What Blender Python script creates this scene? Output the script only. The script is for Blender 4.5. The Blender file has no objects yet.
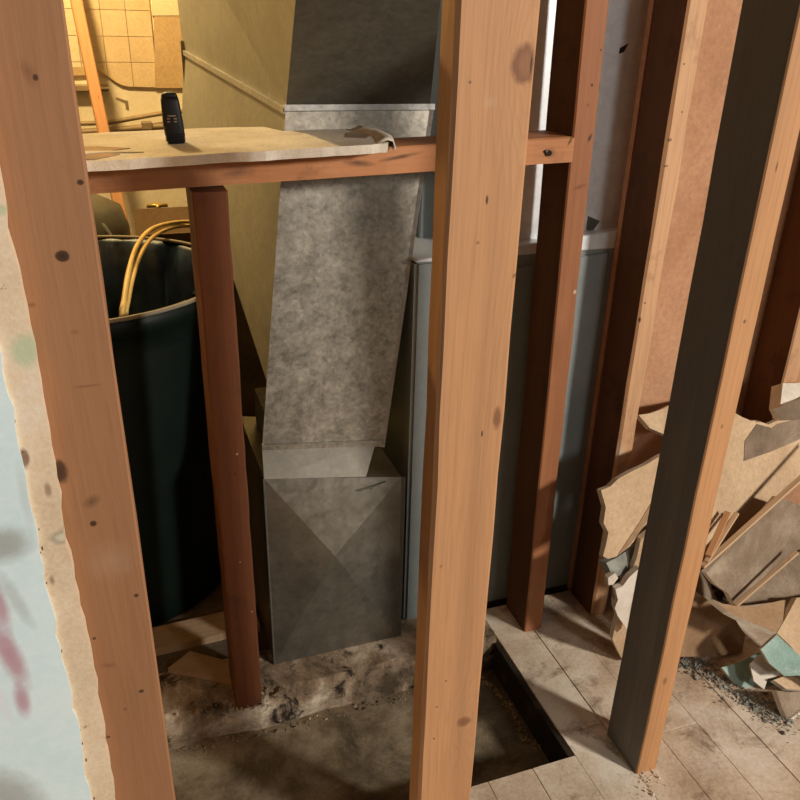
import bpy, bmesh, math, random
from mathutils import Vector, Matrix
random.seed(7)
S = bpy.context.scene
C = S.collection
# ------------------------------------------------------------ camera
H = 1.16
FPX = 800.0
def _n(v): return v.normalized()
_D = _n(Vector((-43.0, 1687.0, FPX)))
_Y = Vector((-315.0, -388.0, FPX)); _Y = _n(_Y - _D * _Y.dot(_D))
_Z = -_D
_X = _Y.cross(_Z)
CAM = Vector((0, 0, H))
right = Vector((_X.x, _Y.x, _Z.x)); down = Vector((_X.y, _Y.y, _Z.y)); fwd = Vector((_X.z, _Y.z, _Z.z))
cd = bpy.data.cameras.new('camera'); cam = bpy.data.objects.new('camera', cd); C.objects.link(cam)
cd.sensor_width = 36; cd.lens = 36.0 * FPX / 800.0; cd.clip_start = 0.02
m = Matrix.Identity(4)
for i in range(3):
    m[i][0] = right[i]; m[i][1] = -down[i]; m[i][2] = -fwd[i]; m[i][3] = CAM[i]
cam.matrix_world = m
S.camera = cam
# ------------------------------------------------------------ world, lights, exposure
w = bpy.data.worlds.new('world'); S.world = w; w.use_nodes = True
bg = w.node_tree.nodes['Background']; bg.inputs[0].default_value = (1.0, .90, .78, 1); bg.inputs[1].default_value = .05
def area(name, loc, target, size, power, col):
    l = bpy.data.lights.new(name, 'AREA'); l.shape = 'DISK'; l.size = size; l.energy = power; l.color = col
    o = bpy.data.objects.new(name, l); C.objects.link(o); o.location = loc
    o.rotation_euler = (Vector(target) - Vector(loc)).to_track_quat('-Z', 'Y').to_euler()
    return o
area('room_light', (2.65, -1.90, 1.95), (.45, .95, .55), .36, 135, (1, .93, .84))
area('front_fill', (1.40, -1.9, 1.70), (.7, 1.1, .6), .45, 13, (1.0, .97, .93))  # added front fill to lift the plenum strip, not a real source
pl = bpy.data.lights.new('cellar_bulb_light', 'POINT'); pl.energy = 100; pl.color = (1, .71, .32); pl.shadow_soft_size = .04
po = bpy.data.objects.new('cellar_bulb_light', pl); C.objects.link(po); po.location = (-.15, 2.42, 1.95)
S.view_settings.view_transform = 'Standard'; S.view_settings.look = 'None'
S.view_settings.gamma = 1; S.view_settings.use_curve_mapping = False
S.view_settings.exposure = 0.0

# ------------------------------------------------------------ pixel helpers (a pixel gives a direction, the plane gives the distance)
def ray(px, py):
    c = ((px - 400.0), (py - 400.0), FPX)
    return right * c[0] + down * c[1] + fwd * c[2]
def atY(px, py, y): r = ray(px, py); return CAM + r * (y / r.y)
def atZ(px, py, z): r = ray(px, py); return CAM + r * ((z - H) / r.z)
def on_plane(px, py, p0, n): r = ray(px, py); return CAM + r * ((p0 - CAM).dot(n) / r.dot(n))

# ------------------------------------------------------------ materials
def nt(name):
    mt = bpy.data.materials.new(name); mt.use_nodes = True
    t = mt.node_tree; return mt, t, t.nodes['Principled BSDF']
class G:
    def __init__(s, t): s.t = t
    def n(s, typ, **k):
        nd = s.t.nodes.new(typ)
        for a, v in k.items():
            if hasattr(nd, a): setattr(nd, a, v)
            else: nd.inputs[a].default_value = v
        return nd
    def l(s, a, b): s.t.links.new(a, b)
    def math(s, op, a, b=None):
        nd = s.t.nodes.new('ShaderNodeMath'); nd.operation = op
        for i, v in enumerate((a, b)):
            if v is None: continue
            if isinstance(v, (int, float)): nd.inputs[i].default_value = v
            else: s.l(v, nd.inputs[i])
        return nd.outputs[0]
    def ramp(s, fac, stops, interp='LINEAR'):
        nd = s.t.nodes.new('ShaderNodeValToRGB'); cr = nd.color_ramp; cr.interpolation = interp
        while len(cr.elements) < len(stops): cr.elements.new(.5)
        for e, (p, c) in zip(cr.elements, stops):
            e.position = p; e.color = (c[0], c[1], c[2], 1) if not isinstance(c, (int, float)) else (c, c, c, 1)
        s.l(fac, nd.inputs[0]); return nd.outputs[0]
    def mix(s, fac, a, b, mode='MIX'):
        nd = s.t.nodes.new('ShaderNodeMix'); nd.data_type = 'RGBA'; nd.blend_type = mode
        for sock, v in ((nd.inputs[0], fac), (nd.inputs[6], a), (nd.inputs[7], b)):
            if isinstance(v, (int, float)): sock.default_value = v
            elif isinstance(v, tuple): sock.default_value = (v[0], v[1], v[2], 1)
            else: s.l(v, sock)
        return nd.outputs[2]
    def coords(s, rnd=True, kind='Object'):
        tc = s.n('ShaderNodeTexCoord').outputs[kind]
        if not rnd: return tc
        oi = s.n('ShaderNodeObjectInfo').outputs['Random']
        v = s.t.nodes.new('ShaderNodeVectorMath'); v.operation = 'ADD'
        mm = s.math('MULTIPLY', oi, 17.0)
        cb = s.n('ShaderNodeCombineXYZ'); s.l(mm, cb.inputs[0]); s.l(mm, cb.inputs[1]); s.l(mm, cb.inputs[2])
        s.l(tc, v.inputs[0]); s.l(cb.outputs[0], v.inputs[1]); return v.outputs[0]
    def scaled(s, v, sc):
        mp = s.n('ShaderNodeMapping'); mp.inputs['Scale'].default_value = sc; s.l(v, mp.inputs[0]); return mp.outputs[0]
    def noise(s, v, scale, detail=4, rough=.55, dist=0):
        nd = s.n('ShaderNodeTexNoise'); nd.inputs['Scale'].default_value = scale; nd.inputs['Detail'].default_value = detail
        nd.inputs['Roughness'].default_value = rough; nd.inputs['Distortion'].default_value = dist
        s.l(v, nd.inputs['Vector']); return nd.outputs[0]
    def bump(s, b, h, strength=.2, dist=.002):
        nd = s.n('ShaderNodeBump'); nd.inputs['Strength'].default_value = strength; nd.inputs['Distance'].default_value = dist
        s.l(h, nd.inputs['Height']); s.l(nd.outputs[0], b.inputs['Normal'])

def mul(c, k): return tuple(x * k for x in c)
def wood(name, base, dark=.55, light=1.18, rough=.62, grime=(0.06, .035, .02), grime_amt=.5, grime_lo=.62, axis=2, knots=None):
    """grain runs along the object's own local axis"""
    mt, t, b = nt(name); g = G(t)
    v = g.coords()
    sc = [1, 1, 1]; sc[axis] = .05
    sv = g.scaled(v, sc)
    big = g.noise(sv, 16, 3, .5, .6)
    fine = g.noise(sv, 260, 3, .6)
    # growth rings
    raw = g.coords(rnd=False)
    sep = g.n('ShaderNodeSeparateXYZ'); g.l(raw, sep.inputs[0])
    u = g.math('ADD', sep.outputs[0 if axis != 0 else 1], g.math('MULTIPLY', big, .09))
    if knots:
        for kx, kz, amp, sx, sz in knots:
            dx = g.math('DIVIDE', g.math('SUBTRACT', sep.outputs[0], kx), sx)
            dz = g.math('DIVIDE', g.math('SUBTRACT', sep.outputs[2], kz), sz)
            d2 = g.math('ADD', g.math('MULTIPLY', dx, dx), g.math('MULTIPLY', dz, dz))
            e = g.math('POWER', 2.718, g.math('MULTIPLY', d2, -1.0))
            u = g.math('ADD', u, g.math('MULTIPLY', e, amp))
    ring = g.math('FRACT', g.math('MULTIPLY', u, 72.0))
    ringc = g.ramp(ring, [(0, .0), (.55, .25), (.86, 1), (1, 0)])
    col = g.ramp(big, [(.28, mul(base, .82)), (.5, base), (.75, mul(base, light))])
    col = g.mix(g.math('MULTIPLY', ringc, .22), col, mul(base, dark))
    col = g.mix(g.math('MULTIPLY', g.ramp(fine, [(.45, 0.), (.8, 1.)]), .35), col, mul(base, dark * .9))
    gn = g.noise(v, 9, 6, .65)
    col = g.mix(g.math('MULTIPLY', g.ramp(gn, [(grime_lo, 0.), (grime_lo + .16, 1.)]), grime_amt), col, grime)
    g.l(col, b.inputs['Base Color']); b.inputs['Roughness'].default_value = rough; b.inputs['Specular IOR Level'].default_value = .25
    g.bump(b, g.math('ADD', fine, g.math('MULTIPLY', ringc, .3)), .18, .0015)
    return mt
def stained(name, stops, scale=6, rough=.85, bump=.3, kind='Object', rnd=True, detail=7, spec=.2, second=None, metallic=0, stretch=None, bumpd=.003):
    mt, t, b = nt(name); g = G(t)
    v = g.coords(rnd=rnd, kind=kind)
    if kind == 'World':
        pass
    if stretch: v = g.scaled(v, stretch)
    n1 = g.noise(v, scale, detail, .65, .3)
    col = g.ramp(n1, stops)
    if second:
        n2 = g.noise(v, second[0], 6, .7)
        col = g.mix(g.ramp(n2, [(second[2], 0.), (second[2] + second[3], 1.)]), col, second[1])
    fine = g.noise(v, scale * 22, 5, .7)
    col = g.mix(.25, col, g.ramp(fine, [(.3, .25), (.7, .9)]), 'OVERLAY')
    g.l(col, b.inputs['Base Color']); b.inputs['Roughness'].default_value = rough
    b.inputs['Specular IOR Level'].default_value = spec; b.inputs['Metallic'].default_value = metallic
    g.bump(b, g.math('ADD', n1, g.math('MULTIPLY', fine, .5)), bump, bumpd)
    return mt
def posmat(name, stops, scale=6, rough=.85, bump=.3, second=None, third=None, spec=.15):
    """dirt pattern continuous over neighbouring boards (scene position)"""
    mt, t, b = nt(name); g = G(t)
    v = g.n('ShaderNodeNewGeometry').outputs['Position']
    n1 = g.noise(v, scale, 8, .66, .4)
    oi = g.n('ShaderNodeObjectInfo').outputs['Random']
    n1b = g.math('ADD', n1, g.math('MULTIPLY', g.math('SUBTRACT', oi, .5), .10))
    col = g.ramp(n1b, stops)
    for k in (second, third):
        if k:
            n2 = g.noise(v, k[0], 7, .7, .6)
            col = g.mix(g.ramp(n2, [(k[2], 0.), (k[2] + k[3], 1.)]), col, k[1])
    fine = g.noise(v, 160, 5, .7)
    col = g.mix(.3, col, g.ramp(fine, [(.3, .2), (.7, .85)]), 'OVERLAY')
    g.l(col, b.inputs['Base Color']); b.inputs['Roughness'].default_value = rough; b.inputs['Specular IOR Level'].default_value = spec
    g.bump(b, g.math('ADD', n1, g.math('MULTIPLY', fine, .4)), bump, .004)
    return mt
def plain(name, col, rough=.7, metallic=0, spec=.3, var=.25, scale=20):
    mt, t, b = nt(name); g = G(t)
    n1 = g.noise(g.coords(), scale, 5, .6)
    g.l(g.ramp(n1, [(.3, mul(col, 1 - var)), (.7, mul(col, 1 + var))]), b.inputs['Base Color'])
    b.inputs['Roughness'].default_value = rough; b.inputs['Metallic'].default_value = metallic; b.inputs['Specular IOR Level'].default_value = spec
    return mt
def galvanized(name, base, metallic=.55, rough=.42, spangle=55, dirt=.4, dirtcol=(.09, .08, .06), contrast=.3):
    mt, t, b = nt(name); g = G(t)
    v = g.coords(rnd=False)
    vo = g.n('ShaderNodeTexVoronoi'); vo.inputs['Scale'].default_value = spangle * 3.2; g.l(v, vo.inputs['Vector'])
    sepc = g.n('ShaderNodeSeparateColor'); g.l(vo.outputs['Color'], sepc.inputs[0])
    n3 = g.noise(v, 95, 3, .6, .4); n1 = g.noise(v, 34, 6, .75, .3); n2 = g.noise(v, 5, 5, .6)
    f = g.math('ADD', g.math('MULTIPLY', sepc.outputs[0], .10), g.math('ADD', g.math('MULTIPLY', n1, .62), g.math('MULTIPLY', n3, .34)))
    col = g.ramp(f, [(.38, mul(base, 1 - contrast)), (.70, mul(base, 1 + contrast))])
    col = g.mix(g.math('MULTIPLY', g.ramp(n2, [(.45, 0.), (.75, 1.)]), dirt), col, dirtcol)
    g.l(col, b.inputs['Base Color']); b.inputs['Metallic'].default_value = metallic
    g.l(g.ramp(n1, [(.3, rough - .06), (.7, rough + .14)]), b.inputs['Roughness'])
    return mt

def add_marks(mt, marks, wob=1.0):
    """stains, knots, nail holes and painted shade with their own shape: (x, z, rx, rz, angle, amount, colour, softness) in the object's own coordinates"""
    t = mt.node_tree; g = G(t); b = t.nodes['Principled BSDF']
    raw = g.coords(rnd=False); sep = g.n('ShaderNodeSeparateXYZ'); g.l(raw, sep.inputs[0])
    col = b.inputs['Base Color'].links[0].from_socket
    wv = g.math('MULTIPLY', g.math('SUBTRACT', g.noise(raw, 90, 4, .6), .5), .55 * wob)
    for kx, kz, rx, rz, ang, amt, mc, soft in marks:
        ax = g.math('SUBTRACT', sep.outputs[0], kx); az = g.math('SUBTRACT', sep.outputs[2], kz)
        if ang:
            c_, s_ = math.cos(ang), math.sin(ang)
            bx_ = g.math('ADD', g.math('MULTIPLY', ax, c_), g.math('MULTIPLY', az, s_))
            az = g.math('SUBTRACT', g.math('MULTIPLY', az, c_), g.math('MULTIPLY', ax, s_)); ax = bx_
        dx = g.math('DIVIDE', ax, rx); dz = g.math('DIVIDE', az, rz)
        dd = g.math('ADD', g.math('SQRT', g.math('ADD', g.math('MULTIPLY', dx, dx), g.math('MULTIPLY', dz, dz))), wv)
        fc = g.ramp(dd, [(.0, 1.), (max(.03, .9 - soft), .9), (1.0, 0.)])
        col = g.mix(g.math('MULTIPLY', fc, amt), col, mc)
    g.l(col, b.inputs['Base Color'])
    return mt
def px_marks(y, x0, x1, lst):
    out = []
    for (px, py, rx, rz, amt, mc, soft, *ang) in lst:
        p_ = atY(px, py, y); out.append((p_.x - (x0 + x1) / 2, p_.z, rx, rz, ang[0] if ang else 0, amt, mc, soft))
    return out
M = {}
M['stud'] = wood('stud_wood', (.50, .25, .115))
M['stud_left'] = wood('jamb_stud_wood', (.35, .17, .082), dark=.75, light=1.05, grime_lo=.68)
KN, HO, WH = (.15, .055, .025), (.025, .013, .008), (.55, .42, .30)
M['stud_red'] = wood('old_red_stud_wood', (.34, .125, .05), grime_amt=.6, grime_lo=.55)
M['stud_pale'] = wood('pale_sawn_stud_wood', (.56, .32, .17), grime_amt=.7, grime_lo=.6, grime=(.16, .07, .03))
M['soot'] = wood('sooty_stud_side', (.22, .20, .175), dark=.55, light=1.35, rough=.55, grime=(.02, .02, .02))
M['shade_side'] = wood('shaded_rough_side', (.115, .05, .02), dark=.6, light=1.25, rough=.8, grime=(.03, .015, .008), grime_amt=.6, grime_lo=.55)  # shade of the rear studs' left faces, put into a darker wood colour
M['stud_tan'] = wood('tan_stud_face', (.52, .26, .115), grime_lo=.66)
M['lath'] = wood('lath_wood', (.50, .33, .19), axis=2)
M['knot'] = stained('knot_wood', [(.3, (.10, .04, .02)), (.7, (.26, .11, .05))], 60, .6, .2)
M['hole'] = plain('nail_hole_black', (.02, .012, .008), .9)
M['nail'] = plain('nail_steel', (.10, .09, .08), .5, .7)
M['floor'] = posmat('floor_plank_wood', [(.28, (.36, .25, .16)), (.46, (.60, .47, .34)), (.66, (.84, .74, .60))], 5, .8, .3,
                    second=(13, (.24, .16, .10), .53, .16), third=(3, (.74, .68, .58), .55, .2))
M['sill'] = posmat('dirty_sill_wood', [(.34, (.07, .05, .032)), (.48, (.26, .19, .125)), (.62, (.56, .47, .36))], 9, .85, .8,
                   second=(14, (.03, .022, .016), .54, .08))
M['joist'] = posmat('dark_joist_wood', [(.3, (.012, .009, .006)), (.6, (.035, .025, .016)), (.8, (.09, .06, .035))], 10, .9, .5)
M['pit'] = posmat('grimy_pit_concrete', [(.30, (.04, .03, .018)), (.47, (.15, .115, .07)), (.66, (.34, .28, .19))], 6, .8, .5,
                  second=(4, (.02, .017, .014), .54, .14))
M['concrete'] = posmat('cellar_floor_concrete', [(.3, (.035, .025, .017)), (.55, (.08, .06, .04)), (.75, (.16, .12, .085))], 6, .9, .4)
M['sheet'] = stained('brown_gypsum_back_paper', [(.3, (.36, .18, .095)), (.55, (.44, .235, .13)), (.75, (.50, .29, .17))], 5, .85, .1)
M['cream'] = stained('cream_plaster', [(.3, (.66, .49, .33)), (.55, (.80, .61, .42)), (.75, (.84, .69, .52))], 9, .9, .3, second=(30, (.12, .08, .05), .68, .05))
M['bluewall'] = stained('pale_blue_wall_paint', [(.3, (.66, .80, .81)), (.55, (.74, .87, .88)), (.75, (.80, .89, .88))], 4, .7, .1)
M['pink'] = plain('pink_paint_smear', (.50, .26, .30), .7)
M['greysmear'] = plain('grey_paint_smear', (.30, .30, .28), .7)
M['greensmear'] = plain('pale_green_smear', (.42, .50, .30), .8)
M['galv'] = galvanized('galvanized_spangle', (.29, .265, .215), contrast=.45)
M['galv_dark'] = galvanized('shade_dark_galvanized', (.085, .08, .062), .1, .65, 40, .4)
M['galv_side'] = galvanized('galvanized_side', (.36, .34, .26), .3, .55, 30, .35, (.15, .13, .08), .15)
M['boot'] = galvanized('boot_sheet_metal', (.22, .205, .17), .7, .36, 18, .7, (.055, .045, .032), .2)
M['collar'] = galvanized('dull_collar_sheet', (.24, .22, .18), .3, .6, 18, .4, (.10, .085, .06), .2)
M['furnace'] = galvanized('furnace_grey_enamel', (.22, .25, .245), .1, .4, 8, .3, (.16, .16, .15), .08)
M['plenum'] = galvanized('bright_plenum_sheet', (.72, .75, .77), .25, .42, 22, .12, (.25, .25, .24), .1)
M['cleat'] = galvanized('cleat_metal', (.42, .41, .38), .6, .35, 60, .2)
M['bin'] = plain('dark_green_plastic', (.003, .0075, .006), .5, 0, .2)
M['binrim'] = plain('lit_bin_rim', (.20, .17, .12), .6)  # light caught by the rim is painted in as a paler colour
M['liner'] = stained('dark_blue_bin_bag', [(.3, (.006, .010, .016)), (.7, (.035, .068, .105))], 14, .35, .5, spec=.5)
M['hose'] = plain('yellow_hose', (.60, .40, .12), .45)
M['drywall'] = stained('gypsum_board_face', [(.3, (.36, .31, .24)), (.55, (.52, .47, .38)), (.75, (.58, .54, .46))], 8, .9, .2, second=(14, (.28, .19, .11), .62, .12))
M['paper'] = stained('tan_gypsum_paper', [(.3, (.38, .255, .15)), (.55, (.50, .35, .215)), (.75, (.58, .43, .28))], 6, .85, .15)
M['paper_brown'] = stained('brown_gypsum_paper', [(.3, (.20, .12, .065)), (.55, (.32, .20, .11)), (.75, (.42, .29, .18))], 7, .85, .2)
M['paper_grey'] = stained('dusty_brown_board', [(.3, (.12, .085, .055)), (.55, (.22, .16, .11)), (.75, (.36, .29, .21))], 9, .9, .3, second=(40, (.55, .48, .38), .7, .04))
M['cardboard'] = stained('shade_dark_cardboard', [(.3, (.10, .06, .03)), (.7, (.17, .11, .055))], 6, .9, .1)
M['core'] = stained('gypsum_core', [(.3, (.52, .44, .34)), (.7, (.74, .67, .56))], 30, .95, .6)
M['teal'] = stained('teal_paint_board', [(.3, (.22, .34, .29)), (.55, (.33, .46, .40)), (.75, (.50, .57, .53))], 14, .7, .2, second=(9, (.62, .62, .60), .6, .1))
M['crumb'] = stained('grey_plaster_crumbs', [(.3, (.10, .10, .085)), (.7, (.33, .33, .29))], 25, .95, .4)
M['insul'] = stained('yellow_debris', [(.3, (.26, .18, .07)), (.7, (.55, .42, .22))], 60, .95, .5)
M['tile'] = stained('tile_bed_plaster', [(.3, (.60, .44, .24)), (.55, (.68, .51, .30)), (.75, (.72, .56, .35))], 6, .8, .15)
M['tile_pale'] = stained('pale_tile', [(.3, (.70, .56, .34)), (.7, (.78, .66, .42))], 6, .6, .05)
M['panel_beige'] = stained('beige_panel', [(.3, (.46, .31, .15)), (.7, (.54, .38, .20))], 5, .8, .1)
M['cellarwall'] = stained('cellar_plaster', [(.3, (.72, .62, .42)), (.6, (.84, .75, .54)), (.8, (.70, .58, .38))], 4, .9, .3, second=(18, (.22, .15, .08), .70, .05))
M['pipe'] = plain('old_pipe', (.30, .22, .13), .6, .3)
M['brass'] = plain('brass_valve', (.50, .34, .10), .4, .7)
M['black'] = plain('black_plastic', (.006, .006, .007), .5, 0, .25)
M['mark'] = plain('faded_print', (.30, .20, .12), .6)
M['ceil'] = plain('ceiling_plaster', (.35, .30, .24), .9)
M['olive'] = plain('olive_tank', (.08, .072, .052), .55)
M['whitepaper'] = stained('torn_white_paper', [(.3, (.50, .42, .33)), (.7, (.74, .67, .57))], 25, .9, .4)

# ------------------------------------------------------------ mesh helpers
def link(name, me, mats, parent=None, loc=(0, 0, 0)):
    if not isinstance(mats, (list, tuple)): mats = [mats]
    for mm in mats:
        me.materials.append(M[mm] if isinstance(mm, str) else mm)
    o = bpy.data.objects.new(name, me); C.objects.link(o); o.location = loc
    if parent: o.parent = parent
    return o
def from_bm(name, bm, mats, parent=None, loc=(0, 0, 0), smooth=False, recalc=True):
    if recalc: bmesh.ops.recalc_face_normals(bm, faces=bm.faces)
    me = bpy.data.meshes.new(name); bm.to_mesh(me); bm.free()
    if smooth:
        for p in me.polygons: p.use_smooth = True
    return link(name, me, mats, parent, loc)
def empty(name, loc):
    o = bpy.data.objects.new(name, None); C.objects.link(o); o.location = loc; o.empty_display_size = .05
    return o
def tag(o, label, cat, group=None):
    o['label'] = label; o['category'] = cat
    if group: o['group'] = group
    return o
def struct(o, label=None):
    o['kind'] = 'structure'
    if label: o['label'] = label
    return o
def box_bm(x0, x1, y0, y1, z0, z1, bevel=0.0, segs=1):
    bm = bmesh.new()
    vs = [bm.verts.new((x, y, z)) for z in (z0, z1) for y in (y0, y1) for x in (x0, x1)]
    for f in ((0, 2, 3, 1), (4, 5, 7, 6), (0, 1, 5, 4), (2, 6, 7, 3), (0, 4, 6, 2), (1, 3, 7, 5)):
        bm.faces.new([vs[i] for i in f])
    if bevel: bmesh.ops.bevel(bm, geom=list(bm.edges), offset=bevel, segments=segs, affect='EDGES', clamp_overlap=True)
    return bm
def tube_bm(bm, pts, r, n=8, caps=True):
    rings = []
    pts = [Vector(p) for p in pts]
    prev = None
    for i, p in enumerate(pts):
        d = (pts[min(i + 1, len(pts) - 1)] - pts[max(i - 1, 0)]).normalized()
        a = Vector((0, 0, 1)) if abs(d.z) < .9 else Vector((1, 0, 0))
        if prev is not None: a = prev
        u = (a - d * a.dot(d)).normalized(); v = d.cross(u); prev = u
        rr = r[i] if isinstance(r, (list, tuple)) else r
        rings.append([bm.verts.new(p + u * math.cos(2 * math.pi * k / n) * rr + v * math.sin(2 * math.pi * k / n) * rr) for k in range(n)])
    for a, b in zip(rings, rings[1:]):
        for k in range(n): bm.faces.new((a[k], a[(k + 1) % n], b[(k + 1) % n], b[k]))
    if caps: bm.faces.new(rings[0][::-1]); bm.faces.new(rings[-1])
def lathe_bm(prof, n=48, wob=None):
    bm = bmesh.new(); rings = []
    for j, (r, z) in enumerate(prof):
        rings.append([bm.verts.new(((r + (wob(k / n, j) if wob else 0)) * math.cos(2 * math.pi * k / n), (r + (wob(k / n, j) if wob else 0)) * math.sin(2 * math.pi * k / n), z)) for k in range(n)])
    for a, b in zip(rings, rings[1:]):
        for k in range(n): bm.faces.new((a[k], a[(k + 1) % n], b[(k + 1) % n], b[k]))
    return bm
def poly_prism(bm, front, off):
    """front: world points, extruded by vector off; face 0 front material 0, back 0, rim 1"""
    a = [bm.verts.new(p) for p in front]; b = [bm.verts.new(Vector(p) + off) for p in front]
    f = bm.faces.new(a); g = bm.faces.new(b[::-1])
    f.material_index = 0; g.material_index = 0
    for i in range(len(a)):
        q = bm.faces.new((a[i], a[(i + 1) % len(a)], b[(i + 1) % len(a)], b[i])); q.material_index = 1
def catmull(pts, n=8):
    pts = [Vector(p) for p in pts]; P = [pts[0]] + pts + [pts[-1]]; out = []
    for i in range(1, len(P) - 2):
        for k in range(n):
            t = k / n; p0, p1, p2, p3 = P[i - 1], P[i], P[i + 1], P[i + 2]
            out.append(.5 * ((2 * p1) + (p2 - p0) * t + (2 * p0 - 5 * p1 + 4 * p2 - p3) * t * t + (3 * p1 - p0 - 3 * p2 + p3) * t ** 3))
    out.append(pts[-1]); return out

# ------------------------------------------------------------ SETTING
PIT_X, PIT_Y0, PIT_Y1, PIT_D = .651, .835, 1.137, -.075
FB = 1.143          # front face of the rear stud wall
FF = .766           # front face of the near stud wall
TOP = 2.42
# room floor: planks on a sub floor slab
fl = struct(from_bm('floor', box_bm(PIT_X, 3.2, -1.6, 1.24, -.10, -.022), 'joist'), 'worn dirty plank floor')
def plank_mesh(wd, ln):
    bm = box_bm(.0003, wd - .0003, 0, ln - .0006, -.022, 0, .0007)
    return bm
pw = .0845
i = 0; x = PIT_X
while x < 2.1:
    y = -.9 - random.random() * .5
    while y < 1.235:
        ln = .55 + random.random() * .5
        y1 = min(y + ln, 1.238)
        if y1 - y > .03:
            o = from_bm('plank', plank_mesh(pw, y1 - y), 'floor', None, (x, y, random.uniform(-.0012, .0004)))
            o.parent = fl
        y = y1
    x += pw
fl2 = struct(from_bm('floor', box_bm(-1.3, PIT_X, -1.6, PIT_Y0 - .002, -.10, -.022), 'joist'), 'plank floor in front of the pit')
x = PIT_X - pw
while x > -1.1:
    y = PIT_Y0
    o = from_bm('plank', plank_mesh(pw, .66), 'floor', None, (x, y - .66, random.uniform(-.001, .0004))); o.parent = fl2
    x -= pw
struct(from_bm('floor_pit', box_bm(-1.3, PIT_X, PIT_Y0 - .002, PIT_Y1 + .02, PIT_D - .05, PIT_D), 'pit'), 'grimy sunken floor of the pit')
# joist that closes the right side of the pit
bm = box_bm(PIT_X - .012, PIT_X - .0005, PIT_Y0 + .001, PIT_Y1 - .001, PIT_D, -.003, .001)
struct(from_bm('trim_1', bm, 'joist'), 'black joist edge of the pit')
# rear sole plate, rough edge
bm = bmesh.new()
from mathutils import noise as mn
N = 170
cols = []
for k in range(N + 1):
    x = -.9 + (PIT_X + .9) * k / N
    nz = lambda f_, o_: mn.noise(Vector((x * f_, o_, 0)))
    j = .007 * nz(9, 1) + .003 * nz(38, 2); amp = 1 if x < .6 else .3; j *= amp
    cols.append([bm.verts.new((x, PIT_Y1 + j * 1.4, PIT_D)), bm.verts.new((x, PIT_Y1 - .004 + j + .004 * nz(50, 7), PIT_D * .55 + .006 * nz(30, 3))), bm.verts.new((x, PIT_Y1 + .002 + j + .004 * nz(60, 4), -.008 + .005 * nz(45, 5))),
                 bm.verts.new((x, PIT_Y1 + .016 + .006 * nz(20, 8), -.001 + .0025 * nz(40, 6))), bm.verts.new((x, 1.19, -.001 + .002 * nz(30, 9))), bm.verts.new((x, 1.26, 0)), bm.verts.new((x, 1.26, PIT_D))])
for a, b in zip(cols, cols[1:]):
    for q in range(6): bm.faces.new((a[q], b[q], b[q + 1], a[q + 1]))
    bm.faces.new((a[6], b[6], b[0], a[0]))
bm.faces.new(cols[0]); bm.faces.new(cols[-1][::-1])
struct(from_bm('trim_2', bm, 'sill'), 'splintered sole plate of the rear stud wall')
struct(from_bm('floor_cellar', box_bm(-2.2, 3.2, 1.262, 3.3, -.08, 0), 'concrete'), 'dark cellar floor behind the studs')
struct(from_bm('ceiling', box_bm(-2.2, 3.2, .9, 3.3, TOP, TOP + .1), 'ceil'), 'ceiling above the cellar')
# brown board nailed to the rear of the back studs, right of the furnace
struct(from_bm('wall_rear', box_bm(.8745, 2.6, 1.2335, 1.246, .0, TOP), 'sheet'), 'brown unpainted wallboard back behind the studs')
# near wall, left: cream board with pale blue paint layer
PK, GR, GN = (.50, .22, .28), (.34, .33, .30), (.46, .56, .36)
add_marks(M['bluewall'], px_marks(.7445, 0, 0, [(4, 545, .032, .026, .8, GR, .5), (-3, 600, .010, .05, .8, PK, .5, .1), (10, 655, .014, .06, .85, PK, .5, .15), (22, 700, .010, .03, .8, PK, .5), (10, 800, .04, .07, .75, GR, .5, .35), (-6, 690, .008, .06, .8, (.8, .8, .85), .5, .2),
    (16, 600, .009, .05, .4, GR, .5, .25), (25, 500, .006, .05, .25, GR, .6)]), .7)
add_marks(M['cream'], px_marks(.748, 0, 0, [(26, 350, .016, .020, .75, GN, .4), (24, 458, .006, .012, .85, KN, .3), (62, 537, .014, .010, .7, (.30, .28, .20), .3), (63, 537, .009, .006, .8, (.75, .66, .5), .4), (0, 210, .008, .006, .7, GN, .5), (48, 490, .004, .010, .6, KN, .5), (52, 580, .003, .008, .6, KN, .5)]))
wl = empty('wall_left', (-.11, .75, 0)); struct(wl, 'pale blue painted wall with broken cream edge')
def edge_panel(name, xr, y0, y1, jit, mat, parent, seed, step=.018):
    rnd = random.Random(seed); bm = bmesh.new(); pr = []
    z = 0.0
    while z < TOP:
        x = xr + rnd.uniform(-jit, jit) + .0015 * math.sin(z * 17)
        pr.append((x, z)); z += step
    pr.append((xr, TOP))
    A = [[bm.verts.new((xx, yy, zz)) for (xx, zz) in pr] for yy in (y0, y1)]
    B = [[bm.verts.new((-1.2, yy, zz)) for (xx, zz) in pr] for yy in (y0, y1)]
    for k in range(len(pr) - 1):
        for lo, hi in ((B[0], A[0]), (A[0], A[1]), (A[1], B[1])):
            bm.faces.new((lo[k], hi[k], hi[k + 1], lo[k + 1]))
    o = from_bm(name, bm, mat); o.parent = parent; o.matrix_parent_inverse = parent.matrix_world.inverted(); 
    o.location = (0, 0, 0)
    return o
def child_world(o, p):
    o.parent = p; o.location = Vector(o.location) - Vector(p.location); return o
for nm, xr, y0, y1, jit, mt, sd in (('plaster_board', -.0835, .748, FF - .0005, .0018, 'cream', 3), ('paint_layer', -.110, .7445, .7478, .0022, 'bluewall', 4)):
    o = edge_panel(nm, xr, y0, y1, jit, mt, wl, sd)
    o.matrix_parent_inverse = Matrix.Identity(4); o.location = -Vector(wl.location)
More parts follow.
